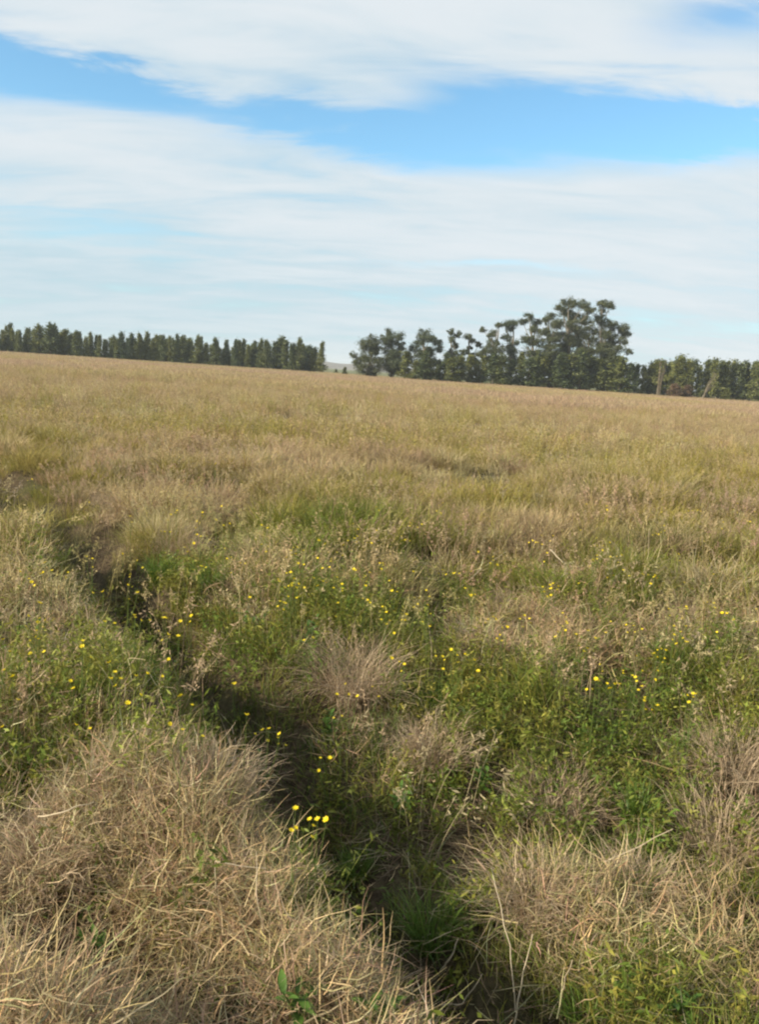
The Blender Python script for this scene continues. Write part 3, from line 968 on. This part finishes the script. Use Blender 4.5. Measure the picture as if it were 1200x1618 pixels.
field('grass_litter', 'flattened brown dead grass litter lying on the soil', 'grass', x, y, rng.uniform(0.8, 1.4, len(x)),
      tint_from(PAL_STRAW, len(x), x, y) * 0.7, 22, 0.14, (0.08, 0.26), (0.003, 0.005), (1.35, 1.65), (-0.1, 0.1), 2, 0.2, lift=(0.0, 0.05))

# 6 m to 14 m
def zone_tint(x, y):
    z = zone(x, y)
    zm = sstep(0.35, 0.72, z + rng.normal(0, 0.24, len(x)))[:, None]
    g_ = tint_from(PAL_GREEN * np.array([1.1, 1.08, 1.0]), len(x), x, y, off=7)
    s_ = tint_from(PAL_STRAW, len(x), x, y); f_ = tint_from(PAL_FAR, len(x), x, y)
    zm = zm * (1 - 0.8 * np.exp(-(ditch_dist(x, y) / 0.45) ** 2))[:, None]
    o_ = tint_from(PAL_OLIVE, len(x), x, y, off=7); fo = sstep(6, 10, y)[:, None]
    g_ = g_ * (1 - fo) + o_ * fo
    ff = sstep(22, 55, y)[:, None]
    return g_ * (1 - zm) + (s_ * (1 - ff) + f_ * ff) * zm
x, y = near_points([(NEAR - 0.6, 10, 46), (10, 15, 34)])
k = keepmask(np.clip(bump(x, y) * 2.2 - 0.35, 0.2, 1) * ditch_thin(x, y, 0.45, 0.36))
x, y = x[k], y[k]; bm = bump(x, y)
s = (0.55 + 0.9 * bm) * rng.uniform(0.75, 1.2, len(x)) * short(x, y)
scatter('tufted_grass', 'tufted straw and olive grass further out beyond the furrow', 'grass', var_list(20, v_tuft, 600), x, y, sz(s), 0.12,
        zone_tint(x, y), M_GRASS)
x, y = near_points([(3.0, 6, 7), (6, 10, 11), (10, 15, 11)])
k = keepmask(np.clip(fbm(x, y, 2.0, 13) * 2.2 - 0.5, 0.05, 1) * np.clip(zone(x, y) + 0.3, 0, 1) * ditch_thin(x, y, 0.1, 0.4))
x, y = x[k], y[k]
scatter('seeding_grass', 'thin upright grass stems with feathery pinkish seed heads', 'grass', var_list(16, v_seed, 900), x, y,
        sz(rng.uniform(0.7, 1.15, len(x))), 0.13, tint_from(PAL_FAR, len(x), x, y), M_GRASS)

# middle field 12 m to 60 m
x, y = near_points([(14, 22, 15), (22, 38, 8), (38, 62, 5)])
k = keepmask(np.clip(fbm(x, y, 1.6, 17) * 1.7, 0.4, 1))
x, y = x[k], y[k]
tn = zone_tint(x, y)
s = rng.uniform(0.65, 1.15, len(x)) * (0.65 + 0.7 * fbm(x * 0.6, y, 2.6, 23))
scatter('middle_field_grass', 'mixed golden and olive grass across the middle of the field', 'grass', var_list(16, v_mid, 1000), x, y, sz(s), 0.1, tn, M_GRASS)

# far field to the tree line
X, Y = near_points([(50, 90, 2.2), (90, 205, 1.0)])
x, y = X, Y
tn = tint_from(PAL_FAR, len(x), x * 0.12, y * 0.12)
scatter('far_field_grass', 'pinkish tan grass of the far field in front of the trees', 'grass', var_list(10, v_far, 1100), x, y,
        sz(rng.uniform(0.6, 1.0, len(x)), 0.9), 0.05, tn, M_GRASS)

# ------------------------------------------------------------------ single tussocks and tufts
def tussock(px, py, r, hgt, label, seed, green=False):
    x_, y_, z_ = solve_ground(px, py, hgt * 0.4)
    g = Geo(); rg = np.random.default_rng(seed)
    n = int(230 * (r / 0.2) ** 1.2) + 60
    if green:
        blades(g, rg, n, r * 0.45, (hgt * 0.6, hgt * 1.15), (0.0035, 0.0065), (0.05, 0.7), (0.2, 1.3), 6, 0.15, tipw=0.06)
    else:
        blades(g, rg, int(n * 1.1), r * 0.6, (hgt * 0.7, hgt * 1.3), (0.0022, 0.004), (0.05, 0.8), (0.4, 2.0), 7, 0.45)
        blades(g, rg, n, r * 0.95, (hgt * 0.4, hgt * 1.0), (0.0022, 0.004), (0.5, 1.4), (0.0, 1.0), 5, 0.6, base_z=hgt * 0.2)
    nm = 'green_tuft' if green else 'dry_tussock'
    o = link(nm, g.mesh(nm, M_GREEN if green else M_STRAW), None, (x_, y_, hz(x_, y_) - 0.015))
    tag(o, label, 'grass tuft', 'green tufts' if green else 'dry tussocks')
TUS = [
 (560, 1080, .23, .42, 'tall straw tussock standing alone on the far bank at the furrow bend'),
 (685, 1185, .20, .26, 'low pinkish straw tussock just past the tall tussock at the bend'),
 (890, 1255, .20, .27, 'wide flattened straw tussock beside the bright green grass spray'),
 (850, 1400, .15, .30, 'narrow upright straw tussock across the furrow from the fan of green blades'),
 (1150, 1310, .24, .30, 'big brown straw tussock heaped on the far bank, away from the furrow'),
 (1165, 1195, .22, .28, 'greyish straw tussock behind the big brown heap'),
 (815, 955, .26, .28, 'pink brown straw tussock among the yellow flowers'),
 (1110, 975, .30, .28, 'broad pale tussock on the flowery slope past the pink brown one'),
 (420, 870, .28, .26, 'faded tussock on the far bank surrounded by yellow flowers'),
 (285, 850, .24, .28, 'straw tussock on the far bank above the vivid green tuft'),
 (190, 790, .34, .30, 'greyish tussock on the far bank where the furrow runs off into the field'),
 (1010, 1385, .16, .22, 'small straw tussock between fallen stalks'),
 (330, 1220, .20, .24, 'straw tussock spilling over the near bank into the furrow'),
 (90, 1330, .20, .26, 'shaggy straw tussock with a pale bent stalk lying on it'),
 (960, 790, .45, .32, 'brown tussock standing dark in the middle field'),
]
for i, (a, b, r, h, l) in enumerate(TUS):
    tussock(a, b, r, h, l, 40 + i)
TUF = [
 (685, 1440, .14, .24, 'fan of long bright green blades rising from the furrow'),
 (1010, 1265, .10, .22, 'bright green grass spray beside the flattened straw tussock'),
 (60, 1190, .18, .22, 'soft yellow-green tuft on the near bank above the dry straw'),
 (255, 935, .20, .24, 'vivid green tuft on the far edge of the shaded furrow'),
 (560, 1390, .12, .14, 'short light green turf tuft on the lip of the furrow'),
 (1100, 1490, .14, .16, 'dark green tuft in the shade below the brown heap'),
 (330, 1000, .18, .22, 'green tuft leaning out of the furrow below the vivid one'),
 (700, 1100, .16, .20, 'green tuft beside the tall straw tussock'),
 (1065, 1030, .22, .24, 'dark green tuft among the flowers past the broad pale tussock'),
 (930, 1595, .12, .14, 'small green tuft on the furrow floor among leaning stalks'),
]
for i, (a, b, r, h, l) in enumerate(TUF):
    tussock(a, b, r, h, l, 80 + i, True)

# ------------------------------------------------------------------ broad leaved weeds: stem and single leaves
def leaf_mesh(L, W, nm, mat):
    v, q = [], []
    S = 5
    for i in range(S + 1):
        t = i / S
        w = W * math.sin(math.pi * (0.06 + 0.92 * t)) ** 0.8 * 0.5
        zc = 0.35 * L * t - 0.38 * L * t * t
        for s in (-1, 0, 1):
            v.append((s * w, L * t, zc + abs(s) * w * 0.35))
    for i in range(S):
        for s in range(2):
            a = i * 3 + s
            q.append((a, a + 1, a + 4, a + 3))
    sh = np.linspace(0.2, 0.8, len(v))
    return np_mesh(nm, v, q, (mat,), sh, smooth=True)
LEAF = [leaf_mesh(0.055, 0.020, 'leaf', M_WEED), leaf_mesh(0.075, 0.026, 'leaf', M_WEED), leaf_mesh(0.045, 0.022, 'leaf', M_WEED)]
def weed(px, py, h, nl, label, seed, ns=3):
    r = random.Random(seed)
    x_, y_, z_ = solve_ground(px, py, h * 0.5)
    o = empty('broadleaf_weed', (x_, y_, hz(x_, y_)), r.random() * 6.28)
    tag(o, label, 'weed', 'broad leaved weeds')
    for k in range(ns):
        a = r.random() * 6.28; le = r.uniform(0.05, 0.5) * h
        tip = Vector((math.cos(a) * le, math.sin(a) * le, h * r.uniform(0.75, 1.05)))
        mid = tip * 0.5 + Vector((0, 0, h * 0.08))
        g = Geo(); g.tube([(0, 0, -0.01), mid, tip], [0.003, 0.0025, 0.0015], 5, r.random())
        link('stem', g.mesh('stem', M_STEM), o)
        for j in range(nl):
            t = 0.15 + 0.85 * (j + r.random() * 0.5) / nl
            p = (mid * (t * 2) if t < 0.5 else mid.lerp(tip, t * 2 - 1))
            lf = link('leaf', LEAF[r.randrange(3)], o, p)
            s = r.uniform(0.7, 1.25) * (1.1 - 0.4 * t)
            lf.scale = (s, s, s)
            lf.rotation_euler = (r.uniform(0.0, 0.8), r.uniform(-0.3, 0.3), j * 2.4 + r.uniform(-0.4, 0.4))
WEEDS = [
 (480, 1135, .24, 9, 'leafy bright green weed on the far bank at the furrow bend'),
 (420, 1165, .18, 8, 'leafy weed on the furrow floor before the bend'),
 (520, 1160, .18, 8, 'green weed with small leaves at the foot of the tall straw tussock'),
 (400, 1060, .20, 8, 'shaded green weed under the far bank of the furrow'),
 (480, 1590, .14, 7, 'single green weed poking through the dry straw on the near bank'),
 (600, 1600, .11, 6, 'low green weed in the straw near the furrow end'),
 (150, 1495, .10, 5, 'tiny green weed deep in the dry straw of the near bank'),
 (630, 1270, .17, 8, 'dark leafy weed in the shaded furrow'),
 (760, 1240, .15, 7, 'green weed among stalks behind the shaded furrow'),
 (1080, 1590, .13, 7, 'dark green weed low on the shaded far side of the furrow end'),
]
for i, (a, b, h, nl, l) in enumerate(WEEDS):
    weed(a, b, h, nl, l, 900 + i)

# ------------------------------------------------------------------ yellow wildflowers
def flower_head():
    v, q, sh = [], [], []
    n = 11
    for k in range(n):
        a = 6.283 * k / n; c, s = math.cos(a), math.sin(a)
        b = len(v)
        for (rr, ww, zz_) in ((0.002, 0.0012, 0.001), (0.009, 0.0034, 0.006), (0.0155, 0.0016, 0.007 + 0.004 * (k % 2))):
            v.append((c * rr - s * ww, s * rr + c * ww, zz_)); v.append((c * rr + s * ww, s * rr - c * ww, zz_ + 0.0006 * (k % 3)))
            sh += [k % 3 / 2.0] * 2
        q += [(b, b + 1, b + 3, b + 2), (b + 2, b + 3, b + 5, b + 4)]
    b = len(v)     # domed centre
    for ring, (rr, zz_) in enumerate(((0.0048, 0.002), (0.0040, 0.0045), (0.0012, 0.0060))):
        for k in range(8):
            a = 6.283 * k / 8
            v.append((math.cos(a) * rr, math.sin(a) * rr, zz_)); sh.append(0.0)
    for ring in range(2):
        for k in range(8):
            q.append((b + ring * 8 + k, b + ring * 8 + (k + 1) % 8, b + ring * 8 + 8 + (k + 1) % 8, b + ring * 8 + 8 + k))
    q.append((b + 16, b + 18, b + 20, b + 22))
    return np_mesh('flower_head', v, q, (M_PETAL,), sh)
HEAD = flower_head()
def stem_mesh(seed):
    r = random.Random(seed)
    g = Geo()
    dx, dy = r.uniform(-0.05, 0.05), r.uniform(-0.05, 0.05)
    g.tube([(0, 0, 0), (dx * 0.3, dy * 0.3, 0.35), (dx * 0.7, dy * 0.7, 0.7), (dx, dy, 1.0)], [0.0055, 0.005, 0.004, 0.0035], 5, r.random())
    return g.mesh('stem', M_STEM), (dx, dy)
STEMS = [stem_mesh(i) for i in range(6)]
FL_BANK = [(212, 972), (236, 980), (15, 1025), (70, 1030), (4, 1000), (60, 1010), (190, 1070), (215, 1068), (222, 1098), (288, 1152), (320, 1165), (285, 1100),
           (55, 925), (467, 1278), (467, 1308), (490, 1295), (502, 1295), (495, 1305), (142, 1152), (3, 1150), (20, 1085), (45, 1045), (130, 985), (28, 1110)]
FL_BEND = [(390, 1130), (425, 1148), (440, 1152), (545, 1110), (550, 1115), (525, 1135), (540, 1135), (635, 1062), (630, 1060), (588, 1100), (718, 1090), (720, 1095), (700, 1060)]
FL_FIELD = [(315, 955), (318, 958), (365, 905), (380, 890), (300, 925), (330, 940), (302, 985), (262, 977), (285, 970), (465, 915), (462, 922), (468, 930), (470, 945),
            (455, 960), (510, 900), (515, 930), (270, 795), (350, 800), (352, 855), (413, 830), (405, 845), (280, 800), (320, 810), (505, 845), (520, 855), (550, 855),
            (595, 845), (585, 848), (480, 870), (460, 870), (560, 800), (340, 735), (505, 1015), (530, 1025), (495, 1020), (465, 1015), (560, 945), (520, 945), (600, 890),
            (700, 900), (720, 903), (745, 905), (615, 930), (617, 870), (775, 890), (780, 880), (735, 935), (860, 935), (858, 930), (870, 925), (895, 975), (895, 990),
            (897, 985), (930, 997), (890, 968), (990, 993), (1005, 998), (1015, 1000), (1055, 983), (1065, 1010), (1075, 1007), (1080, 1010), (1045, 1025), (1035, 1033),
            (800, 1010), (785, 1010), (675, 975), (680, 978), (640, 983), (870, 1055), (945, 1075), (942, 1078), (960, 1080), (975, 1080), (1000, 1068), (1005, 1072),
            (1010, 1090), (1040, 1115), (1095, 1110), (1090, 1112), (1035, 915), (1040, 913), (975, 880), (985, 905), (945, 865), (940, 880), (1050, 830), (1105, 830),
            (1140, 850), (1110, 880), (1196, 965), (1150, 970), (700, 795), (460, 925), (470, 935), (440, 905), (700, 905), (655, 960), (615, 1000), (1020, 1105), (985, 1060)]
rf = random.Random(77)
for _ in range(130):
    FL_FIELD.append((rf.uniform(-40, 1240), rf.triangular(760, 1110, 880)))
def flower(px, py, label, group):
    h = rf.uniform(0.33, 0.48)
    x_, y_, z_ = solve_ground(px, py, h)
    g0 = hz(x_, y_)
    o = empty('yellow_wildflower', (x_, y_, g0))
    tag(o, label, 'flower', group)
    sm, (dx, dy) = STEMS[rf.randrange(6)]
    s = link('stem', sm, o, (-dx * h, -dy * h, 0)); s.scale = (h * 0.55, h * 0.55, h)
    s.location = (-dx * h * 0.55, -dy * h * 0.55, 0)
    for k in range(rf.choice((1, 2, 2, 3))):
        f = link('flower_head', HEAD, o)
        if k == 0:
            f.location = (0, 0, h - 0.001)
        else:
            a = rf.random() * 6.28; q = Vector((math.cos(a) * 0.045, math.sin(a) * 0.045, h - rf.uniform(-0.02, 0.07)))
            f.location = q
            g = Geo(); g.tube([(0, 0, h * 0.55), (q.x * 0.7, q.y * 0.7, h * 0.75), q], [0.0018, 0.0015, 0.0012], 4, 0.5)
            link('side_stem', g.mesh('side_stem', M_STEM), o)
        sc = rf.uniform(0.40, 0.72)
        f.scale = (sc, sc, sc)
        f.rotation_euler = (rf.uniform(-0.2, 0.8), rf.uniform(-0.6, 0.2), rf.random() * 6.28)
for p in FL_BANK:
    flower(*p, 'small yellow wildflower on the near bank beside the shaded furrow', 'yellow flowers on the near bank')
for p in FL_BEND:
    flower(*p, 'small yellow wildflower near the tall straw tussock at the furrow bend', 'yellow flowers at the furrow bend')
for p in FL_FIELD:
    flower(*p, 'small yellow wildflower in the open meadow beyond the furrow', 'yellow flowers in the open meadow')

# ------------------------------------------------------------------ dead stalks
def stalk(pts, label, rad=0.0028):
    """pts: (photo px, photo py, height above ground)"""
    W = []
    for (a, b, up) in pts:
        W.append(Vector(solve_ground(a, b, up)))
    base = W[0].copy()
    P = [p - base for p in W]
    # smooth through with slight crookedness
    Q = []
    for i in range(len(P) - 1):
        for j in range(4):
            t = j / 4
            Q.append(P[i].lerp(P[i + 1], t) + Vector((rf.uniform(-1, 1), rf.uniform(-1, 1), rf.uniform(-1, 1))) * 0.004 * (i + j > 0))
    Q.append(P[-1])
    n = len(Q)
    g = Geo(); g.tube(Q, [rad * (1 - 0.6 * i / n) for i in range(n)], 5, rf.random())
    o = link('dead_stalk', g.mesh('dead_stalk', M_STALK, True), None, base)
    tag(o, label, 'stalk', 'dead plant stalks')
STK = [
 ([(815, 1600, .02), (805, 1500, .18), (778, 1360, .42)], 'long thin dead stalk leaning back over the furrow end', .0024),
 ([(812, 1617, .02), (828, 1540, .12), (842, 1480, .24)], 'dead stalk leaning away from the long thin one in the furrow', .003),
 ([(868, 1617, .02), (885, 1575, .08), (905, 1520, .18)], 'short slanting dead stalk in the furrow end', .0028),
 ([(342, 1450, .02), (341, 1400, .14), (340, 1362, .22), (420, 1372, .17)], 'pale straw bent at a right angle in the near bank straw', .0022),
 ([(420, 1490, .02), (408, 1430, .16), (405, 1345, .32)], 'upright pale straw beside the bent one', .0022),
 ([(60, 1290, .20), (105, 1283, .24), (148, 1284, .22)], 'pale stalk lying across the shaggy tussock', .003),
 ([(1175, 1250, .02), (1163, 1220, .14), (1156, 1190, .26)], 'greyish dead stalk rising from the tussock behind the brown heap', .0032),
 ([(700, 1500, .03), (712, 1488, .08), (726, 1470, .12)], 'short pale stick beside the fan of green blades', .005),
 ([(925, 1395, .04), (955, 1365, .12), (1064, 1310, .26)], 'dead branch pointing up and away across the far bank', .0034),
 ([(862, 1305, .04), (866, 1272, .14), (861, 1243, .24)], 'short upright stalk at the edge of the flattened tussock', .0026),
 ([(952, 1427, .08), (970, 1425, .09), (990, 1424, .09)], 'small pale stick lying flat on the far bank', .004),
 ([(365, 1180, .02), (352, 1140, .12), (335, 1095, .24)], 'pale crooked stalk standing at the edge of the furrow floor', .003),
 ([(372, 1175, .02), (366, 1150, .08), (345, 1120, .16)], 'shorter crooked stalk next to the pale one at the furrow', .003),
 ([(870, 868, .35), (892, 890, .25), (917, 920, .10)], 'pale dead stalk slanting down among the meadow flowers', .005),
 ([(681, 1062, .02), (683, 1030, .14), (677, 990, .30)], 'thin pale stem standing behind the tall straw tussock', .003),
 ([(1022, 900, .05), (1026, 865, .24), (1027, 835, .42)], 'upright pale stem in the open meadow', .005),
 ([(695, 1580, .06), (640, 1400, .0), (636, 1398, .0)][:1] + [(735, 1540, .10), (765, 1515, .14)], 'pale straw lying at the straw edge of the furrow', .003),
 ([(1040, 1470, .06), (1010, 1500, .06), (930, 1570, .05)], 'thin fallen stalk on the dark far bank', .0024),
 ([(700, 955, .05), (760, 900, .20), (800, 872, .30)], 'long slanting straw in the flowery meadow', .0035),
 ([(185, 1580, .05), (150, 1610, .06), (120, 1617, .07)], 'pale stick buried in the near bank straw', .0035),
]
for (p, l, r) in STK:
    stalk(p, l, r)

# ------------------------------------------------------------------ hazy air
def haze():
    x0, x1, y0, y1, z0, z1 = -5600, 5600, -600, 7200, -2.0, 34.0
    v = [(x, y, z) for x in (x0, x1) for y in (y0, y1) for z in (z0, z1)]
    q = [(0, 1, 3, 2), (4, 6, 7, 5), (0, 4, 5, 1), (2, 3, 7, 6), (0, 2, 6, 4), (1, 5, 7, 3)]
    m = bpy.data.materials.new('haze_air')
    m.use_nodes = True
    t = m.node_tree
    t.nodes.clear()
    pv = N(t, 'ShaderNodeVolumePrincipled')
    pv.inputs['Color'].default_value = (0.80, 0.88, 0.95, 1)
    pv.inputs['Density'].default_value = 0.00028
    o = N(t, 'ShaderNodeOutputMaterial')
    t.links.new(pv.outputs[0], o.inputs['Volume'])
    ob = link('haze', np_mesh('haze', v, q, (m,)))
    tag(ob, 'thin pale haze in the air over the whole meadow', 'haze', kind='stuff')
haze()
